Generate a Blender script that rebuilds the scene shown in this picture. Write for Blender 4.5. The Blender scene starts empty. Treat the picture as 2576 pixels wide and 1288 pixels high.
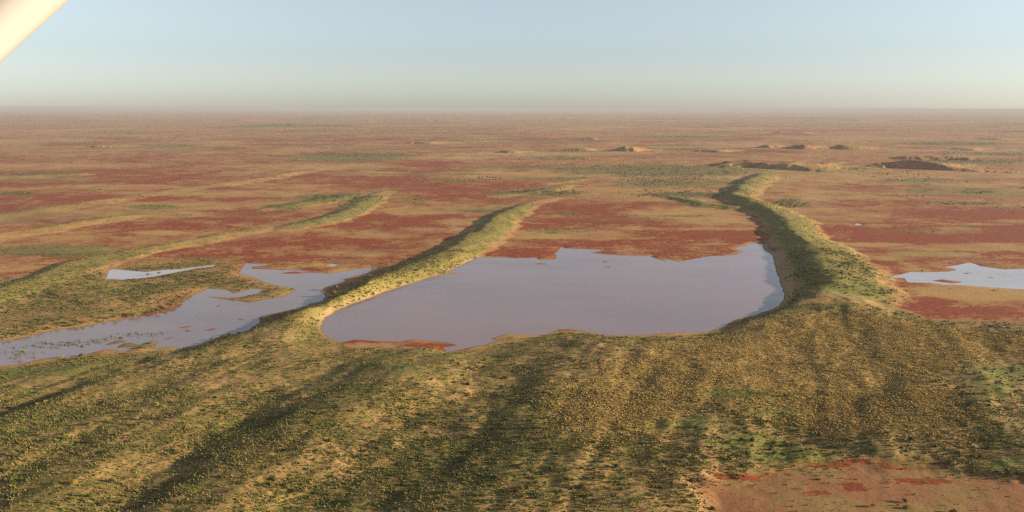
import bpy, math, random
import numpy as np

S = bpy.context.scene
COL = S.collection
# ------------------------------------------------------------------ camera, sky, sun, exposure
H = 150.0                     # flying height above the lake surface
FPX = 2022.0                  # focal length in units of a 2576 px wide picture
PITCH = math.atan((644 - 272) / FPX)
ROLL = math.radians(0.12)
cam_d = bpy.data.cameras.new('camera')
cam = bpy.data.objects.new('camera', cam_d); COL.objects.link(cam)
cam.location = (0, 0, H)
cam.rotation_mode = 'QUATERNION'
import mathutils
cam.rotation_quaternion = (mathutils.Euler((math.pi / 2 - PITCH, 0, 0)).to_quaternion()
                           @ mathutils.Quaternion((0, 0, 1), ROLL))
cam_d.sensor_width = 36.0
cam_d.lens = 36.0 * FPX / 2576.0
cam_d.clip_start = 0.1; cam_d.clip_end = 200000
S.camera = cam

SUN_EL = math.radians(11.0)
SUN_AZ = math.radians(93.0)    # clockwise from the viewing direction (+Y)
w = bpy.data.worlds.new('World'); S.world = w; w.use_nodes = True
nt = w.node_tree; nt.nodes.clear()
sky = nt.nodes.new('ShaderNodeTexSky'); sky.sky_type = 'NISHITA'; sky.sun_disc = False
sky.sun_elevation = SUN_EL; sky.sun_rotation = SUN_AZ
sky.altitude = 100; sky.air_density = 1.0; sky.dust_density = 0.4; sky.ozone_density = 3.6
bg = nt.nodes.new('ShaderNodeBackground'); bg.inputs['Strength'].default_value = 0.0505
wo = nt.nodes.new('ShaderNodeOutputWorld')
hs = nt.nodes.new('ShaderNodeHueSaturation'); hs.inputs['Saturation'].default_value = .45
nt.links.new(sky.outputs[0], hs.inputs['Color']); nt.links.new(hs.outputs[0], bg.inputs[0]); nt.links.new(bg.outputs[0], wo.inputs[0])

sd_ = bpy.data.lights.new('sun', 'SUN'); sd_.energy = 5.0; sd_.angle = math.radians(0.5)
sd_.color = (1.0, 0.82, 0.62)
sun = bpy.data.objects.new('sun', sd_); COL.objects.link(sun)
sv = mathutils.Vector((math.cos(SUN_EL) * math.sin(SUN_AZ), math.cos(SUN_EL) * math.cos(SUN_AZ), math.sin(SUN_EL)))
sun.rotation_euler = sv.to_track_quat('Z', 'Y').to_euler()
sun.location = (300, 0, 300)

S.view_settings.view_transform = 'Standard'; S.view_settings.look = 'None'
S.view_settings.exposure = 2.0; S.view_settings.gamma = 1.0
S.view_settings.use_curve_mapping = False
S.cycles.use_denoising = False
S.cycles.max_bounces = 4; S.cycles.diffuse_bounces = 2; S.cycles.glossy_bounces = 2
S.cycles.volume_bounces = 1; S.cycles.transparent_max_bounces = 4
S.cycles.sample_clamp_indirect = 4

# ------------------------------------------------------------------ helpers
random.seed(7)
RNG = np.random.default_rng(11)
cr, sr = math.cos(ROLL), math.sin(ROLL)
cp, sp = math.cos(PITCH), math.sin(PITCH)

def at(x, y, z=0.0):
    """point of the place seen at picture position (x, y), at height z"""
    a = (x - 1288) / FPX; b = (644 - y) / FPX
    a, b = a * cr - b * sr, a * sr + b * cr
    dx, dy, dz = a, cp + b * sp, -sp + b * cp
    t = (z - H) / dz
    return (dx * t, dy * t)

def _hash(ix, iy, seed):
    ix = ix.astype(np.int64); iy = iy.astype(np.int64)
    h = (ix * 374761393 + iy * 668265263 + seed * 974634777) & 0xFFFFFFFF
    h = ((h ^ (h >> 13)) * 1274126177) & 0xFFFFFFFF
    h = (h ^ (h >> 16)) & 0xFFFF
    return h.astype(np.float64) / 65535.0

def vnoise(x, y, s, seed=0):
    x = x / s; y = y / s
    ix = np.floor(x); iy = np.floor(y); fx = x - ix; fy = y - iy
    fx = fx * fx * (3 - 2 * fx); fy = fy * fy * (3 - 2 * fy)
    a = _hash(ix, iy, seed); b = _hash(ix + 1, iy, seed)
    c = _hash(ix, iy + 1, seed); d = _hash(ix + 1, iy + 1, seed)
    return (a * (1 - fx) + b * fx) * (1 - fy) + (c * (1 - fx) + d * fx) * fy

def fbm(x, y, s, seed=0, oct=4):
    r = 0; amp = 1; tot = 0
    for i in range(oct):
        r = r + amp * vnoise(x + 17.3 * i, y - 9.1 * i, s / 2 ** i, seed + i); tot += amp; amp *= .55
    return r / tot

def sm(a, b, v):
    t = np.clip((v - a) / (b - a), 0, 1)
    return t * t * (3 - 2 * t)

def poly_sd(X, Y, pts, pad=80.0):
    """signed distance to a closed outline (negative inside), capped at pad outside its box"""
    P = np.array(pts); out = np.full(X.shape, pad)
    m = (X > P[:, 0].min() - pad) & (X < P[:, 0].max() + pad) & (Y > P[:, 1].min() - pad) & (Y < P[:, 1].max() + pad)
    x = X[m]; y = Y[m]
    if x.size == 0: return out
    d2 = np.full(x.shape, 1e18); ins = np.zeros(x.shape, bool)
    n = len(P)
    for i in range(n):
        ax, ay = P[i]; bx, by = P[(i + 1) % n]
        ex, ey = bx - ax, by - ay; L = ex * ex + ey * ey + 1e-9
        t = np.clip(((x - ax) * ex + (y - ay) * ey) / L, 0, 1)
        d2 = np.minimum(d2, (x - ax - t * ex) ** 2 + (y - ay - t * ey) ** 2)
        if ay != by:
            c = ((ay > y) != (by > y)) & (x < (bx - ax) * (y - ay) / (by - ay) + ax)
            ins ^= c
    d = np.minimum(np.sqrt(d2), pad)
    out[m] = np.where(ins, -d, d)
    return out

# ------------------------------------------------------------------ where things lie
MAIN = [(808,823),(814,810),(823,799),(845,783),(888,766),(928,751),(975,733),(1001,724),(1055,709),(1091,696),(1128,689),(1150,690),(1163,688),(1130,684),
 (1165,666),(1198,651),(1215,648),(1275,648),(1295,650),(1348,648),(1352,653),(1395,653),(1402,644),(1396,638),(1413,621),(1422,625),(1522,629),(1488,636),(1532,641),
 (1619,644),(1646,641),(1638,646),(1677,658),(1665,649),(1708,659),(1720,656),(1759,649),(1790,644),(1821,643),(1868,640),(1853,638),(1872,632),(1841,624),(1868,621),(1895,611),
 (1915,615),(1923,628),(1944,644),(1948,667),(1958,695),(1966,718),(1973,741),(1973,753),(1954,773),(1927,784),(1895,794),(1860,802),(1837,811),(1821,823),(1790,831),
 (1759,836),(1689,837),(1614,843),(1572,843),(1522,841),(1472,834),(1432,828),(1408,829),(1382,839),(1355,843),(1275,839),(1232,851),(1248,858),(1221,866),(1168,878),
 (1125,886),(1115,874),(1152,868),(1120,862),(1072,856),(1038,853),(1008,861),(981,859),(895,855),(858,862),(828,851),(811,836)]
LEFT = [(-70,876),(0,861),(60,849),(133,832),(217,821),(277,809),(320,802),(377,794),(427,782),(454,766),(474,747),(500,737),(524,726),(567,729),(590,739),(634,726),(660,729),
 (647,739),(594,749),(517,746),(550,751),(590,757),(627,761),(664,754),(714,747),(734,736),(747,728),(717,722),(687,716),(664,709),(634,696),(600,687),(610,676),(617,662),
 (680,666),(634,671),(634,676),(700,679),(755,680),(800,686),(821,689),(865,683),(935,673),(936,681),(915,689),(868,701),(871,706),(865,709),(821,721),(805,733),(821,746),
 (805,759),(780,764),(764,771),(727,779),(654,799),(654,812),(627,829),(594,841),(564,842),(527,856),(494,869),(457,876),(430,872),(394,877),(384,876),(397,859),(387,856),
 (354,867),(330,862),(307,864),(287,876),(334,874),(320,882),(280,881),(262,879),(240,886),(200,896),(160,899),(107,902),(77,911),(43,917),(0,922),(-70,940)]
POND = [(267,701),(272,689),(270,682),(283,677),(334,681),(367,684),(417,679),(467,676),(540,666),(537,670),(484,677),(434,687),(387,696),(310,704)]
RIGHT = [(2234,697),(2273,700),(2285,710),(2344,712),(2371,716),(2429,718),(2507,724),(2576,728),(2700,736),(2700,668),(2576,676),(2527,678),(2468,670),(2441,660),(2410,667),
 (2375,671),(2410,679),(2383,683),(2328,685),(2289,684),(2266,690)]
TINY = [(2147,565),(2156,562),(2172,565),(2158,567)]
POOL = [(820,667),(836,664),(850,667),(836,670)]
ISLES = [[(250,871),(300,856),(317,859),(283,867)],[(442,826),(470,820),(490,820),(462,826)],[(460,832),(472,829),(480,832),(470,835)],
 [(514,831),(535,826),(543,827),(530,832)],[(595,804),(606,802),(617,804),(606,806)],[(407,856),(425,849),(443,846),(430,853)],[(537,772),(560,765),(552,771)],
 [(1347,663),(1365,661),(1378,664),(1362,666)],[(1512,658),(1525,656),(1531,659),(1520,661)],[(1556,667),(1570,667),(1563,669)],[(1520,672),(1536,671),(1530,674)],
 [(2344,706),(2370,703),(2422,709),(2400,713)],[(2420,686),(2445,687),(2432,689)],[(2480,696),(2510,699),(2490,700)],
 [(863,703),(880,698),(887,700),(870,704)],[(885,699),(902,696),(912,697),(896,700)],[(890,692),(905,691),(910,692),(900,694)],[(700,688),(740,683),(790,686),(745,689)],
 [(600,871),(612,868),(618,871)]]
to = lambda pts, z=0.0: [at(a, b, z) for a, b in pts]
LAKES = [to(MAIN), to(LEFT), to(POND), to(RIGHT), to(TINY), to(POOL)]
ISLES = [to(p) for p in ISLES]

# crest lines: (x, y, height, width on the shaded left side, width on the sunny right side)
D = []
def dune(pts, base=0.8, sharp=1.0, grass=1.0, zc=None): D.append(([(at(x, y, h + base if zc is None else zc) + (h, a, b)) for x, y, h, a, b in pts], sharp, grass))
dune([(1400,495,.4,10,16),(1345,506,1.0,16,24),(1318,511,2.0,20,30),(1290,522,3.2,23,36),(1252,545,4.8,22,38),(1226,572,5.6,21,38),(1159,612,5.6,19,38),(1112,635,5.6,18,36),(1059,657,5.8,18,33),
      (1002,680,5.8,18,31),(955,697,6,18,29),(921,713,6,18,28),(888,731,6,18,27),(850,748,5.8,17,28),(812,764,6.4,15,28),(770,779,5.4,14,36),(712,804,4.6,16,40),(650,832,4.2,16,40),(590,852,3.4,16,40),
      (500,882,2.6,14,40),(420,900,2.0,14,30)])
dune([(1925,434,5,30,40),(1884,452,6,36,50),(1866,468,7,36,44),(1846,486,7,30,40),(1872,496,7,30,40),(1905,507,7.5,34,42),(1947,528,7,31,44),(1972,548,7.4,30,46),(1984,572,7.6,29,46),(2012,593,8,31,52),
      (2044,616,8.2,32,56),(2064,648,8.4,34,62),(2088,688,8.4,36,66),(2094,714,7.4,34,68),(2072,740,7,34,60),(2024,764,5,26,44),(1955,786,3.6,16,40),(1880,806,2.6,12,36)])
dune([(668,572,1.5,12,26),(584,582,1.8,10,30),(484,602,2.1,10,32),(400,615,2.5,11,34),(300,632,2.8,12,36),(217,648,3.2,14,40),(167,662,3.4,15,42),(117,678,3.4,17,44),(67,703,4,26,44),(0,722,4,28,44),(-120,760,4,28,44)], grass=.75)
dune([(-100,606,3,18,40),(0,588,2.2,11,40),(83,577,2.2,11,40),(150,565,2.4,12,40),(250,549,3.4,18,40),(300,543,2.8,18,36),(340,541,1.5,20,30)], grass=.5)
dune([(-60,545,3,16,60),(0,537,2,9,50),(120,522,2,9,50),(233,505,2.6,11,50),(300,495,2.4,11,50),(467,472,2,10,50),(584,458,2.4,12,50),(667,445,2.8,13,45),(750,431,2.6,13,40),(790,426,1,14,30)], grass=.4)
dune([(717,569,2,20,30),(800,552,4,28,34),(859,535,3.4,26,36),(892,517,3.4,28,36),(926,497,2.6,28,34),(958,481,1,24,26)])
dune([(676,524,1.5,20,22),(740,512,3,26,30),(830,498,3.6,34,34),(900,488,3,34,34)])
dune([(1249,491,1.5,20,30),(1343,479,3.2,26,30),(1400,471,2.6,24,26),(1425,466,1,20,20)])
dune([(1660,489,1,14,30),(1717,498,3,22,30),(1780,512,3.4,28,34),(1846,519,3,28,40)])
dune([(1375,461,1,20,20),(1440,452,2.5,22,26),(1480,449,1,20,20)])
dune([(-40,447,3,26,50),(90,441,3,26,50),(200,436,3,22,40)], grass=.5)
# low ridges of the near sand country
dune([(1062,898,2.8,44,46),(1010,922,4.6,54,54),(930,968,5.6,56,56),(862,1006,5.4,54,54),(760,1086,4.6,52,48),(640,1166,3.9,48,44),(520,1262,3.4,44,40),(400,1360,3.2,42,40)], 3, .5)
dune([(1530,862,1.8,44,50),(1475,930,3.0,48,50),(1430,1020,3.6,50,50),(1370,1110,3.6,48,46),(1290,1200,3.2,42,42),(1180,1350,3.0,42,40)], 3, .5)
dune([(1770,930,1.2,44,50),(1690,1020,1.8,44,50),(1620,1110,2.0,42,44),(1530,1280,2.0,38,40)], 3, .5)
dune([(2080,930,1.8,36,46),(1905,985,1.9,40,34),(1870,1040,1.9,36,34),(1790,1120,1.6,34,30)], 3, .5)
dune([(2400,960,1.8,40,50),(2330,1040,2.4,40,44),(2230,1110,1.8,36,36)], 3, .5)
dune([(640,930,1.4,40,50),(500,1000,2.0,44,50),(340,1090,2.2,42,46),(180,1190,2.2,38,42),(50,1300,2.2,38,40)], 3, .5)
dune([(330,950,1.6,40,50),(180,1020,2.4,40,46),(20,1110,2.4,38,44)], 3, .5)
dune([(40,700,1,20,30),(300,745,1.6,30,40),(420,725,1.2,30,30)], 1, .5)
# far scarps and blowouts: shaped and turned so their steep near faces fall into shade
def scarp(x0, y0, x1, y1, h, wl=None, wr=90, n=5, wob=1.0):
    p = []
    for i in range(n):
        t = i / (n - 1); k = max(math.sin(math.pi * t), 0) ** .6
        p.append((x0 + (x1 - x0) * t, y0 + 2 + (y1 - y0) * .55 * t, h * k * .85, (wl or h * 1.6), wr * 2.4))
    dune(p, 1.0, 1.6, .15, zc=h * .6)
dune([(1785,413,2,20,160),(1830,411,12,26,200),(1890,412,17,32,240),(1950,414,17,32,260),(2010,417,12,28,260),(2070,421,5,20,220),(2110,423,1,16,160)], 1.0, 1.6, .15, zc=10)
scarp(2040,410,2100,414,9,14,90,4)
dune([(2170,410,2,20,160),(2210,410,13,26,200),(2270,412,18,34,240),(2330,415,15,32,260),(2390,418,8,26,260),(2460,421,2,16,160)], 1.0, 1.6, .15, zc=10)
scarp(2240,392,2480,400,11,16,100,6)
scarp(1409,372,1482,376,12,20,80)
scarp(1545,370,1604,376,17,26,90)
scarp(1250,377,1300,381,12,20,80)
scarp(1990,364,2042,371,16,26,80)
scarp(2092,364,2140,373,15,24,80)
scarp(1906,364,1946,369,13,22,80)
scarp(1935,331,2046,334,14,36,160)
scarp(1740,375,1830,381,9,16,90)
scarp(1460,345,1500,348,12,30,90)
scarp(640,313,800,316,16,60,160)
scarp(560,299,640,301,22,90,200)
scarp(1000,299,1150,302,20,90,200)
scarp(1350,295,1500,297,26,100,250)
scarp(2110,298,2180,302,26,110,260)
scarp(2035,299,2062,301,22,110,260)
scarp(1960,351,2120,356,8,24,120)
scarp(2380,371,2470,376,10,24,120)
scarp(2450,346,2560,350,11,30,150)
scarp(160,365,330,369,7,20,120)
scarp(1020,357,1100,361,9,26,100)

NEAR_POLY = to([(-400,905),(-100,935),(43,925),(160,905),(260,893),(400,886),(520,868),(640,845),(760,800),(800,840),(850,875),(1040,880),(1070,905),(1170,888),(1260,866),(1420,836),(1600,850),(1760,846),
   (1850,818),(1960,790),(2080,750),(2200,760),(2330,805),(2576,812),(3100,830),(3900,1800),(1288,3300),(-1300,1800)], 1.5)
PAN_NEAR = to([(1730,1215),(1850,1175),(2050,1168),(2150,1140),(2300,1150),(2420,1180),(2576,1200),(2750,1230),(3100,1330),(1800,1330)], 3)

def lake_sd(X, Y):
    s = np.full(X.shape, 80.0)
    for L in LAKES: s = np.minimum(s, poly_sd(X, Y, L))
    for I in ISLES: s = np.maximum(s, -poly_sd(X, Y, I))
    rag = (fbm(X, Y, 9, 5, 3) - .5) * 3.2
    return s + rag * sm(60, 5, np.abs(s))

def dunes(X, Y):
    Z = np.zeros(X.shape); G = np.zeros(X.shape)   # G: how much of a dune this is (0..1)
    for pts, sharp, grass in D:
        P = np.array(pts); pad = P[:, 3:].max() + 4
        m = (X > P[:, 0].min() - pad) & (X < P[:, 0].max() + pad) & (Y > P[:, 1].min() - pad) & (Y < P[:, 1].max() + pad)
        if not m.any(): continue
        x = X[m]; y = Y[m]; wx = 1.0 if grass > .3 else 2.5
        x, y = x + wx * (13 * (fbm(x, y, 60, 91, 2) - .5) + 7 * (fbm(x, y, 18, 92, 2) - .5)), y + wx * (13 * (fbm(x, y, 60, 93, 2) - .5) + 7 * (fbm(x, y, 18, 94, 2) - .5))
        best = np.full(x.shape, 1e18); hh = np.zeros(x.shape); wl = np.ones(x.shape); wr = np.ones(x.shape); side = np.zeros(x.shape)
        for i in range(len(P) - 1):
            ax, ay = P[i, :2]; bx, by = P[i + 1, :2]; ex, ey = bx - ax, by - ay; L = ex * ex + ey * ey
            t = np.clip(((x - ax) * ex + (y - ay) * ey) / L, 0, 1)
            dx = x - ax - t * ex; dy = y - ay - t * ey; d2 = dx * dx + dy * dy
            b = d2 < best
            best = np.where(b, d2, best)
            par = P[i, 2:] [None] * (1 - t[:, None]) + P[i + 1, 2:][None] * t[:, None]
            hh = np.where(b, par[:, 0], hh); wl = np.where(b, par[:, 1], wl); wr = np.where(b, par[:, 2], wr)
            nx, ny = -ey, ex                      # normal; flip so that it points to +X (sunny)
            if nx < 0 or (abs(ey) < 1e-6): nx, ny = -nx, -ny
            if abs(ey) < abs(ex) * .25 and ny > 0: nx, ny = nx, ny
            side = np.where(b, dx * nx + dy * ny, side)
        d = np.sqrt(best)
        d = d * (1 + (.5 if grass > .3 else .5) * (fbm(x, y, 26 if grass > .3 else 60, 31, 3) - .5)) + (fbm(x, y, 9, 77, 2) - .5) * 1.5
        d = np.maximum(d, 0); rr = 4.0 if sharp >= 1 else 8.0; d = np.sqrt(d * d + rr * rr) - rr * (1 - np.clip(d / 30, 0, 1))
        sl = np.clip(d / wl, 0, 1); srr = np.clip(d / wr, 0, 1)
        fl = (1 - sl) ** 1.15 * (1 + .3 * sl) if sharp >= 1 else (1 - sl * sl) ** 2
        fr = (1 - srr * srr) ** 2 if sharp < 1 else (1 - srr) ** 1.6 * (1 + 1.2 * srr)
        f = np.where(side < 0, fl, fr)
        if grass < .3:
            f = f * (.6 + .6 * sm(.25, .75, fbm(x, y, 130, 51, 3)))
        else:
            f = f * (.84 + .34 * fbm(x, y, 60, 52, 3)) + .10 * f * (1 - f) * (fbm(x, y, 15, 53, 3) - .5) * 8
        z = hh * f
        Z[m] = np.maximum(Z[m], z) + .15 * np.minimum(Z[m], z)
        G[m] = np.maximum(G[m], grass * np.clip(f * 2.2, 0, 1) * np.clip(hh / 3, 0, 1))
    return Z, G

def ground(X, Y, full=False):
    sd = lake_sd(X, Y)
    npd = poly_sd(X, Y, NEAR_POLY, 120.0); nearh = sm(2, -38, npd); near = sm(12, -3, npd + 8 * (fbm(X, Y, 12, 88, 3) - .5))
    pan = sm(6, -10, poly_sd(X, Y, PAN_NEAR, 80.0) + 16 * (fbm(X, Y, 16, 89, 3) - .5))
    dz, G = dunes(X, Y)
    R = np.sqrt(X * X + Y * Y)
    z = .35 + .5 * fbm(X, Y, 160, 3, 3)
    z = z + sm(1200, 5000, R) * 9 * sm(.42, .8, fbm(X, Y * .7, 1500, 9, 4))
    hum = 4.6 * (fbm(X * .94 - Y * .34, (X * .34 + Y * .94) * .16, 38, 14, 4) - .5) + 1.1 * (fbm(X, Y * .7, 14, 15, 3) - .5)
    z = z + nearh * (2.8 + hum * (1 - .85 * pan) - 1.6 * pan)
    z = z + dz + 1.1 * (fbm(X, Y, 13, 21, 4) - .5) * np.clip(G + near * .5, 0, 1)
    up = sm(0, 16, sd)
    shore = np.where(sd > 0, .02 + np.minimum(sd, 20) * .035, np.maximum(sd * .07, -1.2))
    z = np.where(sd > 0, z * up + shore * (1 - up), shore)
    if full: return z, sd, near, pan, G
    return z

# ------------------------------------------------------------------ land cover: (cx, cy, rx, ry, weight)
RED = [(1430,530,120,18,1),(1500,560,180,22,1),(1720,585,190,26,1),(1560,612,280,16,1),(1320,636,110,13,1),(1720,632,200,18,1),(1850,605,50,28,1),(1600,530,120,12,.6),
 (420,572,200,17,1),(300,598,160,10,.8),(600,547,190,18,1),(950,560,190,26,1),(1110,565,130,26,1),(780,610,240,22,.9),(500,640,200,12,.7),(750,650,180,10,.6),(1050,600,120,20,.9),
 (300,440,260,13,.9),(150,510,170,18,.9),(420,470,260,12,.9),(900,465,330,20,.9),(1020,440,260,13,1),(1080,412,130,8,.9),(1150,500,120,14,.7),(550,420,300,8,.6),(200,405,260,10,.5),
 (900,350,200,6,.6),(1200,470,160,14,.8),(420,500,160,9,.7),(900,530,100,10,.6),
 (2380,592,340,24,1.1),(2450,540,230,16,.9),(2250,560,130,8,.7),(2330,510,200,8,.6),(2600,560,180,26,.9),(2220,680,80,26,1),(2200,640,70,12,.8),(2330,655,250,10,.8),(2400,640,200,9,.9),(2330,768,60,22,1.2),(2440,782,130,8,1.1),
 (2260,735,60,14,1),(2560,790,80,9,1),(2300,700,60,26,1),(2400,727,120,6,1),
 (930,858,70,5,1.4),(1080,878,75,15,1.6),(820,676,80,5,.8),(760,686,60,5,.6),
 (2100,1180,95,9,1.1),(2280,1186,110,10,1.1),(2150,1238,40,11,1.1),(1850,1214,55,5,1.1),(2300,1222,90,8,1.1),(2240,1160,70,6,.8),(2050,1250,45,6,1.0),(2420,1210,60,5,.9),(2420,1262,40,5,.8),(1950,1205,40,5,.9)]
TAN = [(1700,537,120,12,1.2),(1420,593,140,7,1.6),(1330,590,60,9,1.4),(1770,552,90,12,1),(1600,575,60,4,1),(1530,600,110,4,.9),(1000,533,110,8,.8),(760,516,120,8,.8),(600,486,240,7,1),(350,515,220,6,.7),
 (930,596,60,6,1),(880,641,90,6,1),(1120,614,60,8,.7),(2200,616,90,4,1.4),(2460,622,140,8,1.5),(2330,641,120,5,1.2),(2520,735,190,16,1.9),(2230,650,60,6,1),(2480,566,60,3,1),(2380,470,200,14,.7),(1950,650,1,1,0),
 (800,420,200,7,.8),(1350,440,250,8,1),(2150,440,250,16,1),(700,470,120,6,.8),(250,600,160,6,.6),(900,500,1,1,0),(1250,560,1,1,0),(2080,480,120,20,.5),(2400,690,90,6,.3)]
GREEN = [(1640,430,280,15,1.3),(1480,427,150,7,1.1),(1690,462,180,16,1),(870,398,150,9,1.4),(960,392,110,7,1.2),(1400,400,110,8,.9),(840,500,130,14,1),(700,522,70,10,1),(640,578,60,9,.8),
 (90,440,110,5,1.1),(45,488,45,5,1.3),(1360,487,120,7,1.2),(1740,492,130,8,1.2),(1990,512,50,11,1.1),(150,632,200,18,1.1),(700,320,140,4,1),(1700,352,60,3,1),(2450,408,180,6,1.1),(2540,388,90,5,1.1),
 (2230,437,80,6,.6),(2320,445,80,5,.6),(420,655,200,10,.7),(330,640,1,1,0),(1440,450,60,5,1),(850,640,100,6,.6),(1060,650,60,4,0),(2200,530,60,6,.3),(2600,800,200,10,.5),(850,680,60,3,.3)]
LUSH = [(1850,1000,100,20,1.2),(1950,1040,80,14,1.1),(1720,1085,110,22,1.1),(1890,1120,130,26,1),(2000,1150,120,16,1.2),(2510,960,80,60,1),(2540,1175,70,20,1.1),(1180,900,90,10,.9),(1010,960,50,26,.9),
 (930,1010,40,30,.6),(130,930,220,14,1),(2140,735,110,26,1),(2080,690,50,60,.5),(1300,1180,60,40,.5),(1990,790,90,12,.8),(800,1050,60,20,.4),(760,850,70,16,.6),(430,890,160,8,.8),(2420,950,1,1,0),(980,885,50,8,.8)]
GOLD = to([(1780,838),(2000,786),(2250,795),(2560,838),(2900,900),(2450,930),(2400,1000),(2450,1060),(2400,1110),(2100,1100),(1980,1060),(1800,1030),(1650,1110),(1500,1120),(1380,1060),(1400,980),(1550,900),(1650,860)], 4)

_r = random.Random(5)
for _ in range(190):
    _y = 290 + 300 * _r.random() ** 1.6; _x = _r.uniform(-200, 2776); _k = min((_y - 268) / 150, 1.2)
    _e = (_x, _y, _r.uniform(40, 190), _r.uniform(1.5, 7) * _k + .5)
    _w = _r.random()
    if _w < .45: GREEN.append(_e + (_r.uniform(.7, 1.15),))
    elif _w < .75: TAN.append(_e + (_r.uniform(.8, 1.3),))
    else: RED.insert(0, _e + (_r.uniform(.6, 1.0),))
RED[:0] = [(1900,421,115,10,1.2),(2270,421,100,10,1.2),(2070,422,60,6,.9),(2360,402,110,6,.9),(1575,379,40,4,1),(1445,381,45,4,1),(2018,373,35,4,1),(2118,374,30,4,1),(1990,340,60,3,1)]
GREEN += [(750,319,170,3,1.4),(1075,302,110,1.6,1.3),(940,291,130,1.2,1.3),(1160,280,90,.8,1.6),(2130,303,60,2,1.3),(1300,345,120,2,.8),(360,360,200,3,.7)]
RIM = [(960,735,200,60,1),(825,812,26,50,1),(1180,672,90,40,.9),(1975,690,50,95,1.35),(1900,620,60,30,.8),(1400,850,330,14,.6),(1740,838,60,8,.9),(1040,890,40,10,.8),(1180,640,60,30,.4),(550,700,120,10,.4),(2330,790,60,12,1),(2200,700,40,60,.4)]

def blobs(X, Y, lst, z=0.0):
    o = np.zeros(X.shape)
    for cx, cy, rx, ry, wt in lst:
        if wt == 0: continue
        x0, y0 = at(cx, cy, z); xr = at(cx + rx, cy, z)[0] - x0; yt = at(cx, cy - ry, z)[1]; yb = at(cx, cy + ry, z)[1]
        yc = (yt + yb) / 2; yr = (yt - yb) / 2
        sk = (at(cx, cy - ry, z)[0] - at(cx, cy + ry, z)[0]) / (yt - yb)
        m = (np.abs(X - x0 - sk * (Y - y0)) < xr * 2) & (np.abs(Y - yc) < yr * 2)
        if not m.any(): continue
        x = (X[m] - x0 - sk * (Y[m] - y0)) / xr; y = (Y[m] - yc) / yr
        o[m] = np.maximum(o[m], wt * sm(1.75, .35, np.sqrt(x * x + y * y)))
    return o

# ------------------------------------------------------------------ the ground sheet
def ydist(py):
    return H / math.tan(PITCH + math.atan((py - 644) / FPX))
rows = list(np.arange(272.7, 280, .15)) + list(np.arange(280, 430, .42)) + list(np.arange(430, 700, .85)) + list(np.arange(700, 1420, 1.05)) + list(np.arange(1430, 2700, 30.0))
ys = [ydist(p) for p in rows][::-1]
ys = [-30000, -9000, -2500, -800, -300, -100, 0, 50, 90] + [v for v in ys if v > 110]
ts = np.concatenate([np.linspace(-1.3, -.74, 40, endpoint=False), np.arange(-.74, .74, 1.9 / FPX), np.linspace(.74, 1.3, 41)])
ys = np.array(ys); hw = np.where(ys > 0, ys * cp + H * sp, 60 + np.abs(ys) * 1.0)
GX = ts[None, :] * hw[:, None]; GY = np.repeat(ys[:, None], len(ts), 1)
nr, nc = GX.shape
gx = GX.ravel(); gy = GY.ravel()
gz, gsd, gnear, gpan, gG = ground(gx, gy, True)

def mesh_from(name, verts, faces, tri=False):
    me = bpy.data.meshes.new(name); k = faces.shape[1]
    me.vertices.add(len(verts)); me.vertices.foreach_set('co', np.ascontiguousarray(verts, np.float32).ravel())
    me.loops.add(faces.size); me.loops.foreach_set('vertex_index', np.ascontiguousarray(faces, np.int32).ravel())
    me.polygons.add(len(faces)); me.polygons.foreach_set('loop_start', np.arange(0, faces.size, k, dtype=np.int32))
    me.polygons.foreach_set('loop_total', np.full(len(faces), k, np.int32))
    me.update(calc_edges=True)
    return me

idx = np.arange(nr * nc).reshape(nr, nc)
F = np.stack([idx[:-1, :-1], idx[:-1, 1:], idx[1:, 1:], idx[1:, :-1]], -1).reshape(-1, 4)
gme = mesh_from('ground', np.stack([gx, gy, gz], 1), F)
gme.polygons.foreach_set('use_smooth', np.ones(len(F), bool))
def fattr(me, name, v):
    a = me.attributes.new(name, 'FLOAT', 'POINT'); a.data.foreach_set('value', np.ascontiguousarray(v, np.float32))

def cover(X, Y, sd, near, pan, G):
    rad = np.sqrt(X * X + Y * Y)
    red = .68 + blobs(X, Y, RED) * .40 - blobs(X, Y, TAN) * .6 - np.sqrt(G) * 1.0
    isl = blobs(X, Y, [(330,868,150,14,1),(440,848,30,8,.8),(640,742,110,10,.7),(560,750,60,5,.6)])
    red = red - 1.0 * isl
    red = red * (1 - near) + near * (-.25 + 1.35 * blobs(X, Y, [(a, b, c * 1.5, d * 1.5, e) for a, b, c, d, e in RED[-10:]]))
    red = red - .06 * sm(1800, 4500, rad)
    red = np.where(near < .5, red - .0, red)
    green = blobs(X, Y, GREEN)
    green = np.maximum(green, G * .55 * (1 - near))
    green = np.maximum(green, .55 * near); green = np.maximum(green, isl)
    lush = blobs(X, Y, LUSH, 3.0) * 1.15
    # the scrubby country round the left ponds
    ls = sm(10, -40, poly_sd(X, Y, LEFTLAND, 120.0))
    green = np.maximum(green, .75 * ls); red = red - ls * .7
    gold = sm(15, -20, poly_sd(X, Y, GOLD, 60.0))
    return red, green, lush, gold, ls
LEFTLAND = to([(-300,790),(-100,740),(60,720),(180,690),(265,672),(420,655),(600,652),(615,690),(750,726),(700,752),(600,760),(480,745),(430,785),(200,825),(0,862),(-300,900)])
red, green, lush, gold, lsl = cover(gx, gy, gsd, gnear, gpan, gG)
for n, v in (('red', red), ('green', green), ('lush', lush), ('gold', gold), ('shore', gsd), ('near', gnear), ('pan', gpan), ('dune', gG), ('rim', blobs(gx, gy, RIM))):
    fattr(gme, n, v)

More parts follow.
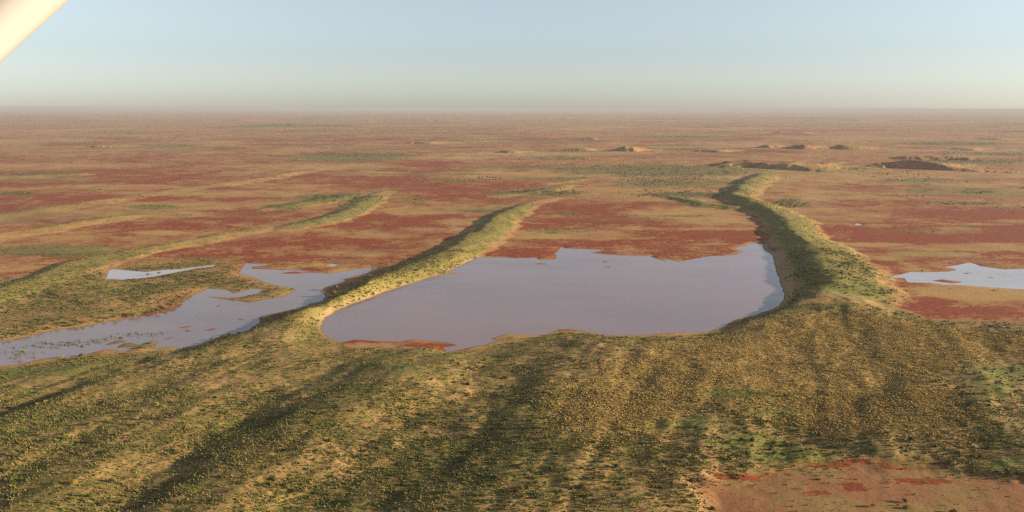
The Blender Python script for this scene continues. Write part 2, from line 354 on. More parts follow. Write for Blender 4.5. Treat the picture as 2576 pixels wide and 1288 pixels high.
# ------------------------------------------------------------------ materials
class M:
    def __init__(s, name):
        s.m = bpy.data.materials.new(name); s.m.use_nodes = True; s.t = s.m.node_tree; s.t.nodes.clear()
        s.out = s.t.nodes.new('ShaderNodeOutputMaterial'); s.b = s.t.nodes.new('ShaderNodeBsdfPrincipled')
        s.t.links.new(s.b.outputs[0], s.out.inputs[0])
    def put(s, sock, v):
        if isinstance(v, bpy.types.NodeSocket): s.t.links.new(v, sock)
        else: sock.default_value = v
    def attr(s, n, o='Fac'):
        a = s.t.nodes.new('ShaderNodeAttribute'); a.attribute_name = n; return a.outputs[o]
    def math(s, op, a, b=0.0, clamp=False):
        n = s.t.nodes.new('ShaderNodeMath'); n.operation = op; n.use_clamp = clamp; s.put(n.inputs[0], a); s.put(n.inputs[1], b); return n.outputs[0]
    def noise(s, scale, detail=4, rough=.55, vec=None, dist=0.0):
        n = s.t.nodes.new('ShaderNodeTexNoise'); n.inputs['Scale'].default_value = scale; n.inputs['Detail'].default_value = detail
        n.inputs['Roughness'].default_value = rough; n.inputs['Distortion'].default_value = dist
        s.t.links.new(vec if vec is not None else s.pos(), n.inputs['Vector']); return n.outputs['Fac']
    def pos(s, sc=None):
        g = s.t.nodes.new('ShaderNodeNewGeometry')
        if sc is None: return g.outputs['Position']
        v = s.t.nodes.new('ShaderNodeVectorMath'); v.operation = 'MULTIPLY'; s.t.links.new(g.outputs['Position'], v.inputs[0]); v.inputs[1].default_value = sc
        return v.outputs[0]
    def step(s, v, a, b):
        n = s.t.nodes.new('ShaderNodeMapRange'); n.interpolation_type = 'SMOOTHSTEP'
        s.put(n.inputs['Value'], v); n.inputs['From Min'].default_value = a; n.inputs['From Max'].default_value = b
        n.clamp = True
        return n.outputs[0]
    def mix(s, f, a, b, mode='MIX'):
        n = s.t.nodes.new('ShaderNodeMix'); n.data_type = 'RGBA'; n.blend_type = mode
        s.put(n.inputs[0], f)
        for k, v in ((6, a), (7, b)):
            s.put(n.inputs[k], v if isinstance(v, bpy.types.NodeSocket) else (v[0], v[1], v[2], 1))
        return n.outputs[2]

def ground_material():
    m = M('ground_cover')
    near = m.attr('near')
    nbig = m.noise(.006, 5, .6, m.pos((1, .8, 1)))
    nmid = m.noise(.022, 8, .72, dist=.5)
    nfine = m.noise(.22, 4, .6)
    nspk = m.noise(1.1, 3, .6)
    # soils
    tan = m.mix(m.step(nmid, .35, .65), (.41, .25, .125), (.345, .18, .085))
    tan = m.mix(m.step(m.noise(.015, 4, .6), .45, .62), tan, (.42, .28, .11))
    mot = m.noise(.0075, 9, .68, m.pos((1, .75, 1)), .3)
    tan = m.mix(m.math('MULTIPLY', m.step(mot, .53, .60), .55), tan, m.mix(m.step(nmid, .4, .6), (.18, .165, .06), (.30, .23, .09)))
    tan = m.mix(m.math('MULTIPLY', m.step(mot, .45, .38), .5), tan, (.44, .28, .12))
    fm = m.noise(.0022, 7, .66, m.pos((.75, 1, 1)), .2)
    tan = m.mix(m.math('MULTIPLY', m.step(fm, .54, .62), .6), tan, (.16, .145, .07))
    tan = m.mix(m.math('MULTIPLY', m.step(fm, .46, .38), .6), tan, (.46, .32, .17))
    r = m.math('ADD', m.attr('red'), m.math('MULTIPLY', m.math('SUBTRACT', nbig, .5), 1.3))
    r = m.math('ADD', r, m.math('MULTIPLY', m.math('SUBTRACT', nmid, .5), 2.0))
    r = m.math('ADD', r, m.math('MULTIPLY', m.math('SUBTRACT', nfine, .5), 1.1))
    r = m.math('ADD', r, m.math('MULTIPLY', m.math('SUBTRACT', m.noise(.0045, 5, .6, m.pos((.8, 1, 1))), .5), 1.0))
    r = m.math('ADD', r, m.math('MULTIPLY', m.math('SUBTRACT', m.noise(.075, 4, .65, m.pos((.6, 1.3, 1)), .5), .5), 1.3))
    redc = m.mix(m.step(nfine, .35, .65), (.285, .07, .034), (.20, .046, .025))
    col = m.mix(m.step(r, .40, .74), tan, m.mix(.55, redc, tan))
    col = m.mix(m.step(r, .78, 1.0), col, redc)
    # dry yellow grass on the dunes
    dg = m.math('ADD', m.attr('dune'), m.math('ADD', m.math('MULTIPLY', m.math('SUBTRACT', nmid, .5), 1.3), m.math('MULTIPLY', m.math('SUBTRACT', nfine, .5), .8)))
    col = m.mix(m.math('MULTIPLY', m.step(dg, .22, .85), .92), col, m.mix(m.step(nfine, .4, .62), (.235, .195, .065), (.165, .165, .048)))
    # pinkish sand of the near country
    soil = m.mix(m.step(nmid, .35, .65), (.40, .25, .13), (.27, .19, .08))
    soil = m.mix(m.step(nfine, .42, .62), soil, (.19, .165, .055))
    col = m.mix(m.math('MULTIPLY', near, m.math('SUBTRACT', 1.0, m.step(r, .85, 1.0)), True), col, soil)
    col = m.mix(m.math('MULTIPLY', m.attr('pan'), m.math('SUBTRACT', 1.0, m.step(r, .80, .95)), True), col, m.mix(m.step(nmid, .42, .6), (.28, .135, .075), (.29, .19, .085)))
    # scrub green
    g = m.math('ADD', m.attr('green'), m.math('MULTIPLY', m.math('SUBTRACT', nmid, .5), 2.0))
    g = m.math('ADD', g, m.math('MULTIPLY', m.math('SUBTRACT', nfine, .5), 1.4))
    gc = m.mix(m.step(nspk, .4, .6), (.19, .175, .058), (.12, .12, .040))
    col = m.mix(m.math('MULTIPLY', m.step(g, .60, 1.0), .85), col, gc)
    lu = m.math('ADD', m.attr('lush'), m.math('MULTIPLY', m.math('ADD', m.math('SUBTRACT', nfine, .5), m.math('SUBTRACT', nmid, .5)), 1.3))
    col = m.mix(m.math('MULTIPLY', m.step(lu, .35, 1.4), .9), col, m.mix(m.step(nspk, .4, .6), (.20, .21, .055), (.12, .14, .04)))
    go = m.math('ADD', m.attr('gold'), m.math('MULTIPLY', m.math('SUBTRACT', nfine, .5), .8))
    col = m.mix(m.math('MULTIPLY', m.step(go, .4, .9), .75), col, m.mix(m.step(nmid, .4, .6), (.31, .225, .075), (.36, .24, .10)))
    # bare sand rim and wet edge of the lakes
    sh = m.math('ADD', m.attr('shore'), m.math('MULTIPLY', m.math('SUBTRACT', nfine, .5), 4))
    rim = m.math('MULTIPLY', m.step(m.math('SUBTRACT', sh, m.math('MULTIPLY', m.math('MAXIMUM', m.math('SUBTRACT', m.attr('rim'), 1.0), 0.0), 25.0)), 8, 3), m.attr('rim'), True)
    col = m.mix(rim, col, (.42, .30, .165))
    col = m.mix(m.math('MULTIPLY', m.step(m.attr('shore'), 2.2, .3), .6), col, (.16, .075, .045))
    # speckle of small plants
    spk = m.step(nspk, .50, .66)
    col = m.mix(m.math('MULTIPLY', spk, .45), col, m.mix(m.step(nfine, .4, .6), (.13, .10, .04), (.10, .09, .035)))
    hsv = m.t.nodes.new('ShaderNodeHueSaturation'); hsv.inputs['Saturation'].default_value = 1.06; m.put(hsv.inputs['Color'], col)
    col = m.mix(1.0, hsv.outputs[0], (.70, .67, .60), 'MULTIPLY')
    m.put(m.b.inputs['Base Color'], col); m.b.inputs['Roughness'].default_value = .95
    m.b.inputs['Specular IOR Level'].default_value = .1
    bp = m.t.nodes.new('ShaderNodeBump'); bp.inputs['Strength'].default_value = .4; bp.inputs['Distance'].default_value = .45
    m.put(bp.inputs['Height'], m.math('ADD', m.math('MULTIPLY', nspk, .5), nfine)); m.put(m.b.inputs['Normal'], bp.outputs[0])
    return m.m
gme.materials.append(ground_material())
gob = bpy.data.objects.new('ground', gme); COL.objects.link(gob)
gob['kind'] = 'structure'; gob['label'] = 'red and tan desert plain with grassy sand dunes and claypans'

# ------------------------------------------------------------------ water
def water_material(name, ca, cb):
    m = M(name)
    n = m.noise(.010, 5, .6, m.pos((.6, 1.0, 1)))
    m.put(m.b.inputs['Base Color'], m.mix(m.step(n, .3, .7), ca, cb))
    wn = m.noise(.02, 5, .65, m.pos((.5, 1.6, 1)))
    m.put(m.b.inputs['Roughness'], m.math('ADD', .05, m.math('MULTIPLY', m.step(wn, .42, .62), .16))); m.b.inputs['IOR'].default_value = 1.33
    bp = m.t.nodes.new('ShaderNodeBump'); bp.inputs['Strength'].default_value = .25; bp.inputs['Distance'].default_value = .05
    m.put(bp.inputs['Height'], m.noise(1.3, 3, .6)); m.put(m.b.inputs['Normal'], bp.outputs[0])
    return m.m
WM = water_material('muddy_water', (.176, .124, .124), (.145, .112, .120)); WL = water_material('clearer_water', (.165, .125, .115), (.12, .10, .105)); WP = water_material('pale_water', (.30, .27, .27), (.24, .235, .25))  # WP: paler base colour for pond, pools and right pan
def water(L, label, WM, pad=14):
    P = np.array(L); c = P.mean(0)
    x0, x1 = P[:, 0].min() - pad, P[:, 0].max() + pad; y0, y1 = P[:, 1].min() - pad, P[:, 1].max() + pad
    nx = ny = 90
    X, Y = np.meshgrid(np.linspace(x0, x1, nx), np.linspace(y0, y1, ny))
    s = poly_sd(X.ravel(), Y.ravel(), L, 200.0).reshape(X.shape)
    i = np.arange(nx * ny).reshape(ny, nx)
    f = np.stack([i[:-1, :-1], i[:-1, 1:], i[1:, 1:], i[1:, :-1]], -1).reshape(-1, 4)
    cell = math.hypot((x1 - x0) / nx, (y1 - y0) / ny)
    keep = (s.ravel()[f].min(1) < 3.0 + cell)
    f = f[keep]; used, inv = np.unique(f, return_inverse=True)
    v = np.stack([X.ravel()[used], Y.ravel()[used], np.zeros(len(used))], 1)
    me = mesh_from('water', v, inv.reshape(-1, 4)); me.materials.append(WM)
    o = bpy.data.objects.new('water', me); COL.objects.link(o); o['kind'] = 'structure'; o['label'] = label
for L, wm, lb in zip(LAKES, [WM, WL, WP, WP, WP, WP], ['broad muddy lake between the two long grassy dunes', 'long narrow muddy lake left of the middle dune', 'small bright pond at the foot of the left dune',
                         'pale shallow water on the red claypan at the right edge', 'tiny bright puddle on the far red claypan', 'tiny pool on the red flat beyond the narrow lake']):
    water(L, lb, wm)

# ------------------------------------------------------------------ plants
def leaf_clump(rng, n, R, Hh, cx=0, cy=0, cz=0, size=.25):
    """n leaf-sprig triangles filling a ragged dome"""
    u = rng.random(n) ** .45; th = rng.random(n) * 2 * math.pi; ph = np.arccos(rng.random(n) * 1.15 - .15)
    c = np.stack([cx + R * u * np.sin(ph) * np.cos(th), cy + R * u * np.sin(ph) * np.sin(th), cz + Hh * np.abs(u * np.cos(ph))], 1)
    a = rng.normal(size=(n, 3)); a /= np.linalg.norm(a, axis=1)[:, None]
    b = rng.normal(size=(n, 3)); b -= (a * b).sum(1)[:, None] * a; b /= np.linalg.norm(b, axis=1)[:, None]
    s = (size * (.6 + .8 * rng.random(n)))[:, None]
    V = np.stack([c + a * s, c - a * s * .5 + b * s * .85, c - a * s * .5 - b * s * .85], 1).reshape(-1, 3)
    V[:, 2] = np.maximum(V[:, 2], -.05)
    return V, np.arange(3 * n).reshape(-1, 3)

def tube(pts, radii, k=5):
    V = []; Fc = []
    for i, (p, r) in enumerate(zip(pts, radii)):
        for j in range(k):
            a = 2 * math.pi * j / k; V.append((p[0] + r * math.cos(a), p[1] + r * math.sin(a), p[2]))
    for i in range(len(pts) - 1):
        for j in range(k):
            a = i * k + j; b = i * k + (j + 1) % k; c = b + k; d = a + k
            Fc.append((a, b, c)); Fc.append((a, c, d))
    return np.array(V, float), np.array(Fc)

def join(parts):
    V = []; Fc = []; o = 0
    for v, f in parts: V.append(v); Fc.append(f + o); o += len(v)
    return np.concatenate(V), np.concatenate(Fc)

def tussock_proto(rng):
    V = []; Fc = []; n = 10; ex = .7 + .6 * rng.random()
    for j in range(n):
        a = 2 * math.pi * j / n + rng.normal() * .3; lean = .15 + .75 * rng.random(); r0 = .25 * rng.random()
        h = (1.25 - .55 * lean) * (.7 + .5 * rng.random()); w_ = .22 + .18 * rng.random()
        ca, sa = math.cos(a), math.sin(a)
        k = len(V)
        V += [((r0 * ca - w_ * sa) * ex, r0 * sa + w_ * ca, -.12), ((r0 * ca + w_ * sa) * ex, r0 * sa - w_ * ca, -.12), (lean * ca * ex, lean * sa, h)]
        Fc.append((k, k + 1, k + 2))
        q = .55
        V += [((lean * q * ca - w_ * 1.3 * sa) * ex, lean * q * sa + w_ * 1.3 * ca, h * q), ((lean * q * ca + w_ * 1.3 * sa) * ex, lean * q * sa - w_ * 1.3 * ca, h * q * 1.1), (lean * 1.05 * ca * ex, lean * 1.05 * sa, h * .8)]
        Fc.append((k + 3, k + 4, k + 5))
    return np.array(V, float), np.array(Fc)

def scatter(protos, x, y, z, rad, hgt, colr):
    """one mesh out of many plants; colr (n,3) becomes a colour attribute"""
    n = len(x); pick = RNG.integers(0, len(protos), n); rot = RNG.random(n) * 2 * math.pi
    Vs, Fs, Cs = [], [], []; off = 0
    for k, (pv, pf) in enumerate(protos):
        s = np.where(pick == k)[0]
        if not len(s): continue
        c, q = np.cos(rot[s])[:, None], np.sin(rot[s])[:, None]
        X = (pv[None, :, 0] * c - pv[None, :, 1] * q) * rad[s][:, None] + x[s][:, None]
        Y = (pv[None, :, 0] * q + pv[None, :, 1] * c) * rad[s][:, None] + y[s][:, None]
        Z = pv[None, :, 2] * hgt[s][:, None] + z[s][:, None]
        Vs.append(np.stack([X, Y, Z], -1).reshape(-1, 3))
        Fs.append((pf[None] + (np.arange(len(s)) * len(pv))[:, None, None] + off).reshape(-1, 3)); off += len(s) * len(pv)
        Cs.append(np.repeat(colr[s], len(pv), 0))
    return np.concatenate(Vs), np.concatenate(Fs), np.concatenate(Cs)

def cattr(me, C):
    a = me.color_attributes.new('tint', 'FLOAT_COLOR', 'POINT')
    a.data.foreach_set('color', np.ascontiguousarray(np.concatenate([C, np.ones((len(C), 1))], 1), np.float32).ravel())

def plant_material(name, colour=None, trans=.15):
    m = M(name)
    base = m.attr('tint', 'Color') if colour is None else colour
    base = m.mix(m.step(m.noise(2.2, 2, .6), .35, .65), base, m.mix(1.0, base, (.72, .78, .7), 'MULTIPLY'))
    m.put(m.b.inputs['Base Color'], m.mix(1.0, base, (.70, .68, .58), 'MULTIPLY'))
    m.b.inputs['Roughness'].default_value = .85; m.b.inputs['Specular IOR Level'].default_value = .15
    return m.m
PM = plant_material('plant_tint')

def sample_band(n, y0, y1, fn, xm=330, z=1.0):
    """n trial points spread evenly over the ground between two picture rows, kept with probability fn"""
    n = int(n * 1.12)
    Ya, Yb = at(1288, y0, z)[1], at(1288, y1, z)[1]
    u = RNG.random(n); Y = np.sqrt(Yb ** 2 + u * (Ya ** 2 - Yb ** 2))
    k = (1288 + xm) / FPX
    X = (RNG.random(n) * 2 - 1) * k * (Y * cp + H * sp)
    p = fn(X, Y); keep = RNG.random(n) < p
    return X[keep], Y[keep]

def info(X, Y):
    z, sd, near, pan, G = ground(X, Y, True)
    return z, sd, near, pan, G

# --- grass tussocks -------------------------------------------------
def build_tussocks():
    protos = [tussock_proto(np.random.default_rng(i)) for i in range(8)]
    XS, YS = [], []
    def f_near(X, Y):
        z, sd, near, pan, G = info(X, Y)
        d = .28 + .72 * sm(.36, .64, fbm(X, Y, 22, 41, 5)) * sm(.25, .6, fbm(X, Y, 4, 42, 2))
        g = sm(15, -20, poly_sd(X, Y, GOLD, 60.0))
        d = np.maximum(d, g * (.25 + .65 * fbm(X, Y, 10, 43, 2)))
        return d * sm(.2, .7, near) * (sd > 2) * (1 - .97 * pan)
    def f_mid(X, Y):
        z, sd, near, pan, G = info(X, Y)
        red, green, lush, gold, ls = cover(X, Y, sd, near, pan, G)
        d = np.maximum(ls, G) * .8 * (.3 + .7 * sm(.35, .6, fbm(X, Y, 14, 45, 3))) * (1 - sm(.3, .8, near))
        return d * (sd > 4)
    for n, a, b, f in ((240000, 1000, 1340, f_near), (200000, 780, 1000, f_near), (190000, 640, 930, f_mid), (80000, 500, 660, f_mid)):
        x, y = sample_band(n, a, b, f); XS.append(x); YS.append(y)
    X = np.concatenate(XS); Y = np.concatenate(YS); z, sd, near, pan, G = info(X, Y)
    gold = sm(15, -20, poly_sd(X, Y, GOLD, 60.0)) > RNG.random(len(X)) * 1.1
    lush = blobs(X, Y, LUSH, 3.0) > RNG.random(len(X))
    n = len(X)
    C = np.empty((n, 3)); t = RNG.random((n, 1))
    C[:] = np.array((.20, .175, .052)) * (1 - t) + np.array((.42, .32, .12)) * t
    gr = RNG.random(n) < .32 + .6 * sm(.4, .6, fbm(X, Y, 35, 47, 3))
    C[gr] = (np.array((.15, .17, .04)) * (1 - t) + np.array((.25, .25, .07)) * t)[gr]
    C[gold] = (np.array((.44, .31, .10)) * (1 - t) + np.array((.74, .52, .22)) * t)[gold]
    C[lush] = (np.array((.15, .20, .03)) * (1 - t) + np.array((.22, .26, .05)) * t)[lush]
    C *= (.8 + .4 * RNG.random((n, 1)))
    R = (.17 + .5 * RNG.random(n) ** 3.0); R[gold] = .30 + .40 * RNG.random(n)[gold]; R[lush] *= .8
    Hh = R * (.9 + .6 * RNG.random(n)); Hh[lush] *= .6; Hh[gold] *= .8
    V, Fc, CC = scatter(protos, X, Y, z - .05, R, Hh, C)
    me = mesh_from('grass_tussocks', V, Fc); cattr(me, CC); me.materials.append(PM)
    o = bpy.data.objects.new('grass_tussocks', me); COL.objects.link(o); o['kind'] = 'stuff'; o['category'] = 'grass'
    o['label'] = 'countless straw and olive grass tussocks covering the sand'
    print('tussocks', n)
build_tussocks()

# --- scrub that is too much to count --------------------------------
def shrub_low(rng, n=26):
    return leaf_clump(rng, n, 1.0, 1.0, size=.42)
def build_scrub():
    protos = [shrub_low(np.random.default_rng(50 + i)) for i in range(8)]
    def f_near(X, Y):
        z, sd, near, pan, G = info(X, Y)
        g = sm(15, -20, poly_sd(X, Y, GOLD, 60.0))
        return (.15 + .85 * sm(.45, .65, fbm(X, Y, 40, 61, 4))) * sm(.1, .6, near) * (sd > 4) * (1 - .97 * pan) * (1 - .75 * g)
    def f_mid(X, Y):
        z, sd, near, pan, G = info(X, Y)
        red, green, lush, gold, ls = cover(X, Y, sd, near, pan, G)
        d = np.maximum(ls * .9, np.maximum(G * .48, sm(.45, 1.1, green + .5 * (fbm(X, Y, 60, 63, 3) - .5)) * .6))
        return (d * (.2 + .8 * sm(.4, .6, fbm(X, Y, 22, 64, 3))) * (1 - sm(.1, .6, near)) + .004 + .03 * sm(.5, .7, fbm(X, Y * .5, 220, 66, 4)) * sm(1100, 1700, Y)) * (sd > 2.5)
    XS, YS = [], []
    for n, a, b, f in ((16000, 780, 1340, f_near), (120000, 640, 930, f_mid), (60000, 480, 640, f_mid), (120000, 360, 480, f_mid), (260000, 310, 360, f_mid)):
        x, y = sample_band(n, a, b, f); XS.append(x); YS.append(y)
    X = np.concatenate(XS); Y = np.concatenate(YS); z, sd, near, pan, G = info(X, Y); n = len(X)
    t = RNG.random((n, 1))
    C = np.array((.075, .085, .028)) * (1 - t) + np.array((.15, .14, .05)) * t
    far = sm(900, 2000, np.sqrt(X * X + Y * Y))
    R = (.35 + .75 * RNG.random(n) ** 2.2) * (1 + .8 * far + .8 * sm(2500, 5000, Y)); Hh = R * (.8 + .5 * RNG.random(n))
    V, Fc, CC = scatter(protos, X, Y, z - .08, R, Hh, C)
    me = mesh_from('low_scrub', V, Fc); cattr(me, CC); me.materials.append(PM)
    o = bpy.data.objects.new('low_scrub', me); COL.objects.link(o); o['kind'] = 'stuff'; o['category'] = 'scrub'
    o['label'] = 'countless small olive shrubs scattered over dunes and plain'
    print('scrub', n)
build_scrub()

# --- far tree belts --------------------------------------------------
BELTS = [(180,362,80,3,90),(300,352,120,3,120),(480,356,100,3,110),(330,340,90,3,90),(560,365,60,3,40),(380,372,120,4,50),(820,372,60,4,60),(880,333,140,5,150),(760,385,40,3,30),(900,352,110,4,110),
 (1000,331,120,4,160),(1140,328,140,5,200),(1290,330,120,5,130),(1070,356,28,2,30),(930,392,100,5,160),(830,388,70,5,120),(1220,352,180,8,60),(1450,330,300,9,120),(1720,330,200,8,70),(1500,357,40,2,40),
 (1380,400,100,7,110),(1560,420,200,9,200),(1700,440,150,16,260),(1620,460,110,10,120),(1330,366,200,8,60),(2050,320,220,8,70),(2400,330,240,12,80),(2500,405,110,6,140),(2400,425,160,8,50),(2440,388,90,5,70),
 (2250,440,70,6,50),(300,410,250,14,40),(1700,490,150,9,120),(1385,485,90,6,90),(870,505,90,12,90),(1985,515,40,12,60),(90,440,90,4,70),(40,489,40,4,40),(700,320,160,4,120),(1500,310,500,6,120),(400,325,400,6,120),(2100,300,50,4,90)]
LONE = [(1180,457,4.5),(1205,451,4.5),(1213,450,4),(1226,449,5),(1232,450,4.5),(1240,450,4),(1247,451,4.5),(1256,451,4),(1262,452,3.5),(1188,461,3.5),(1152,454,3),(1120,459,4),(1128,460,4.5)]
def tree_low(rng):
    a = leaf_clump(rng, 22, .5, .62, cz=.38, size=.2)
    b = tube([(0, 0, -.05), (.02, .02, .5)], [.05, .03], 4)
    return join([a, b])
def build_belts():
    protos = [tree_low(np.random.default_rng(90 + i)) for i in range(8)]
    X, Y = [], []
    for cx, cy, rx, ry, n in BELTS:
        n = int(n * .8)
        for _ in range(n):
            a = random.random() * 2 * math.pi; q = math.sqrt(random.random())
            x, y = at(cx + rx * q * math.cos(a) * 1.1, cy + ry * q * math.sin(a)); X.append(x); Y.append(y)
    X = np.array(X); Y = np.array(Y); z, sd, near, pan, G = info(X, Y); n = len(X)
    Hh = 1.8 + 2.6 * RNG.random(n) ** 1.5 + 1.5 * sm(2500, 5000, Y); R = Hh * (.7 + .5 * RNG.random(n))
    t = RNG.random((n, 1)); C = np.array((.06, .07, .026)) * (1 - t) + np.array((.11, .105, .04)) * t
    ok = sd > 3
    V, Fc, CC = scatter(protos, X[ok], Y[ok], z[ok] - .05, R[ok], Hh[ok], C[ok])
    me = mesh_from('far_woodland', V, Fc); cattr(me, CC); me.materials.append(PM)
    o = bpy.data.objects.new('far_woodland', me); COL.objects.link(o); o['kind'] = 'stuff'; o['category'] = 'woodland'
    o['label'] = 'belts and scatterings of tiny dark trees on the far plain'
build_belts()

# --- shrubs one can tell apart ---------------------------------------
def tint_mat(name, c): return plant_material(name, (c[0], c[1], c[2], 1))
MATS = {'olive': tint_mat('olive_leaves', (.085, .088, .024)), 'dark': tint_mat('dark_leaves', (.055, .066, .022)), 'yellow': tint_mat('yellow_blossom', (.36, .25, .03)),
        'gold': tint_mat('golden_leaves', (.17, .14, .03)), 'pale': tint_mat('pale_dry_leaves', (.36, .27, .15)), 'grey': tint_mat('grey_green_leaves', (.19, .18, .085)), 'flood': tint_mat('flooded_leaves', (.22, .19, .06))}
BARK = M('bark'); BARK.put(BARK.b.inputs['Base Color'], BARK.mix(BARK.noise(6, 3), (.14, .09, .06), (.22, .16, .11))); BARK.b.inputs['Roughness'].default_value = .9; BARK = BARK.m

def shrub_mesh(seed, mat, dense=150, upright=False):
    rng = np.random.default_rng(seed); parts = []
    k = 4 + seed % 3
    for i in range(k):
        a = 2 * math.pi * i / k + rng.random(); q = .45 * rng.random() + .15
        parts.append(leaf_clump(rng, dense // k, .55, .62, q * math.cos(a), q * math.sin(a), (.25 if upright else .1) + .25 * rng.random(), size=.16))
    V, Fc = join(parts)
    me = mesh_from('shrub', V, Fc); me.materials.append(MATS[mat]); return me
SH = {}
for kname in MATS: SH[kname] = [shrub_mesh(200 + i, kname, upright=(i % 2 == 0)) for i in range(4)]

KN = {'dark': 'very dark green', 'olive': 'olive green', 'gold': 'yellowish green', 'flood': 'yellow-green', 'grey': 'grey-green'}
def shrub_label(k, s, px, py):
    sz = 'small' if s < 1.5 else 'medium-sized' if s < 2.0 else 'large'
    if px < 560: w_ = 'on the left slope below the narrow lake' if py < 1100 else 'in the lower left corner country'
    elif px < 1120: w_ = 'on the ridges below the left end of the broad lake' if py < 1100 else 'on the pale ridge at the bottom, left of centre'
    elif px < 1700: w_ = 'just below the middle of the broad lake' if py < 1050 else 'in the dark hollow at the bottom centre'
    elif py < 1060: w_ = 'among the golden tussocks at right'
    elif py < 1160: w_ = 'on the green strip above the bare reddish pan'
    else: w_ = 'beside the bare reddish pan at lower right'
    return sz + ' ' + KN[k] + ' shrub ' + w_

def place(name, me, x, y, s, h, label, cat, group=None, zoff=0.0):
    o = bpy.data.objects.new(name, me); COL.objects.link(o)
    z = float(ground(np.array([x]), np.array([y]))[0])
    o.location = (x, y, max(z, 0) - .05 * h + zoff); o.rotation_euler = (0, 0, random.random() * 6.28); o.scale = (s, s, h)
    o['label'] = label; o['category'] = cat
    if group: o['group'] = group
    return o

TR_O = [(356,1069,2),(343,1082,2),(236,1126,2),(280,1218,2.2),(226,1259,2),(15,1190,2.4),(20,1262,2.6),(535,1158,1.6),(444,1145,1.6),(727,1157,2.2),(744,1242,2.3),(253,1272,1.6),(271,1154,1.6),(693,991,1.8),
 (1076,1105,2.1),(1235,1085,1.7),(1264,1086,1.8),(1191,1103,1.8),(1007,1196,1.9),(1056,1223,1.8),(1165,1224,2.2),(1220,1228,2),(1121,1259,2),(1212,1267,1.7),(1326,1249,1.9),(1464,1242,2.6),(1423,1204,2.4),
 (1162,1063,2),(1165,1157,2.4),(1037,1242,1.9),(807,1142,1.6),(1270,1171,1.8),(1309,1192,1.6),(1332,1073,1.7),(1974,1002,2.2),(1865,1115,2.2),(1892,1115,2.2),(1831,1123,2),(1834,1161,2.3),(2230,1103,2),
 (2291,1118,2.8),(2100,1140,1.8),(2025,1118,2.6),(2485,1132,1.8),(2533,1190,2.6),(2564,1193,2.4),(2039,1006,1.6),(1742,1214,2.2),(2277,1253,1.8),(2277,1268,1.6),(2400,1280,2),(1793,1273,1.9),(404,1066,2.2),
 (560,1218,1.7),(640,1040,1.7),(130,1060,1.7),(60,1100,2),(880,1262,2),(930,1090,1.7),(1390,1150,1.8),(1550,1190,2),(1620,1130,2),(1690,1240,2.2),(1480,1070,1.6),(1980,1120,2),(1950,1140,2.1),(2060,1095,2),(2350,1130,2)]
taken = []
GRP = 'dark shrubs standing out among the foreground grass'
for i, (px, py, s) in enumerate(TR_O):
    x, y = at(px, py, 3.5); taken.append((x, y))
    k = 'dark' if i % 3 == 0 else 'olive'
    place('shrub', SH[k][i % 4], x, y, s * .75, s * .8, shrub_label(k, s, px, py), 'shrub', GRP)
cand = []
while len(taken) < 290:
    px = random.uniform(5, 2571); py = 905 + (1285 - 905) * random.random() ** .8
    x, y = at(px, py, 3.5)
    A = (np.array([x]), np.array([y])); z, sd, near, pan, G = info(*A)
    gd = poly_sd(*A, GOLD, 60.0)[0]
    if sd[0] < 6 or near[0] < .5 or pan[0] > .3 or (gd < 0 and random.random() < .8): continue
    if fbm(A[0], A[1], 45, 61, 3)[0] < .44 + .12 * random.random(): continue
    if any((x - a) ** 2 + (y - b) ** 2 < 16 for a, b in taken): continue
    taken.append((x, y)); s = 1.1 + .8 * random.random()
    k = random.choice(['olive', 'olive', 'dark', 'gold'])
    place('shrub', SH[k][random.randrange(4)], x, y, s * .75, s * .8, shrub_label(k, s, px, py), 'shrub', GRP)
for px, py, s, lb, k in [(95,1026,1.5,'bright orange-yellow bush, left one of a close pair in the left foreground','yellow'),(114,1024,1.7,'bright orange-yellow bush, right one of a close pair in the left foreground','yellow'),
  (397,1032,1.6,'golden yellow bush beside a bare sandy patch, left of the foreground ridge','yellow'),(188,1231,2.0,'tall yellow bush with a dark shadow near the lower left corner','yellow'),
  (1291,975,2.2,'yellow-green bush on the dark slope just south of the broad lake','gold'),(1109,1274,2.0,'yellow-green bush at the bottom edge below the middle of the picture','gold'),
  (2196,1265,1.6,'yellow bush on the bare reddish pan in the lower right','yellow'),(1729,1165,2.2,'pale straw-coloured clump left of the bare reddish pan','pale'),
  (1722,1176,1.5,'small pale straw-coloured clump just below the larger pale clump','pale'),(372,896,2.4,'olive bush at the water edge where the narrow lake meets the foreground','olive')]:
    x, y = at(px, py, 3.5); place('shrub', SH[k][0], x, y, s * .75, s * .85, lb, 'shrub')

# flooded bushes in the narrow lake
FL = [(200,835),(214,845),(215,851),(190,838)]
k = 0
random.seed(21)
for cx, cy, rx, ry, n in [(125,868,40,9,22),(160,865,40,6,12),(210,861,50,7,24),(285,851,30,6,8),(300,846,30,7,8),(345,842,15,5,5),(385,842,20,5,5),(415,838,12,4,4),(30,890,35,16,12),(80,880,40,12,8),(60,905,40,8,5)]:
    for _ in range(n):
        a = random.random() * 6.28; q = math.sqrt(random.random()); x, y = at(cx + rx * q * math.cos(a), cy + ry * q * math.sin(a))
        if lake_sd(np.array([x]), np.array([y]))[0] > -1: continue
        s = .6 + .9 * random.random() ** 1.5
        kk = random.choice(['flood', 'grey', 'olive'])
        place('flooded_bush', SH[kk][random.randrange(4)], x, y, s * .7, s, ('small ' if s < 1 else 'larger ') + KN[kk] + ' bush in shallow water ' + ('near the left edge' if cx < 90 else 'in the dense patch left of the islets' if cx < 240 else 'above the green islets' if cx < 320 else 'right of the green islets'), 'bush', 'bushes standing in the narrow lake')
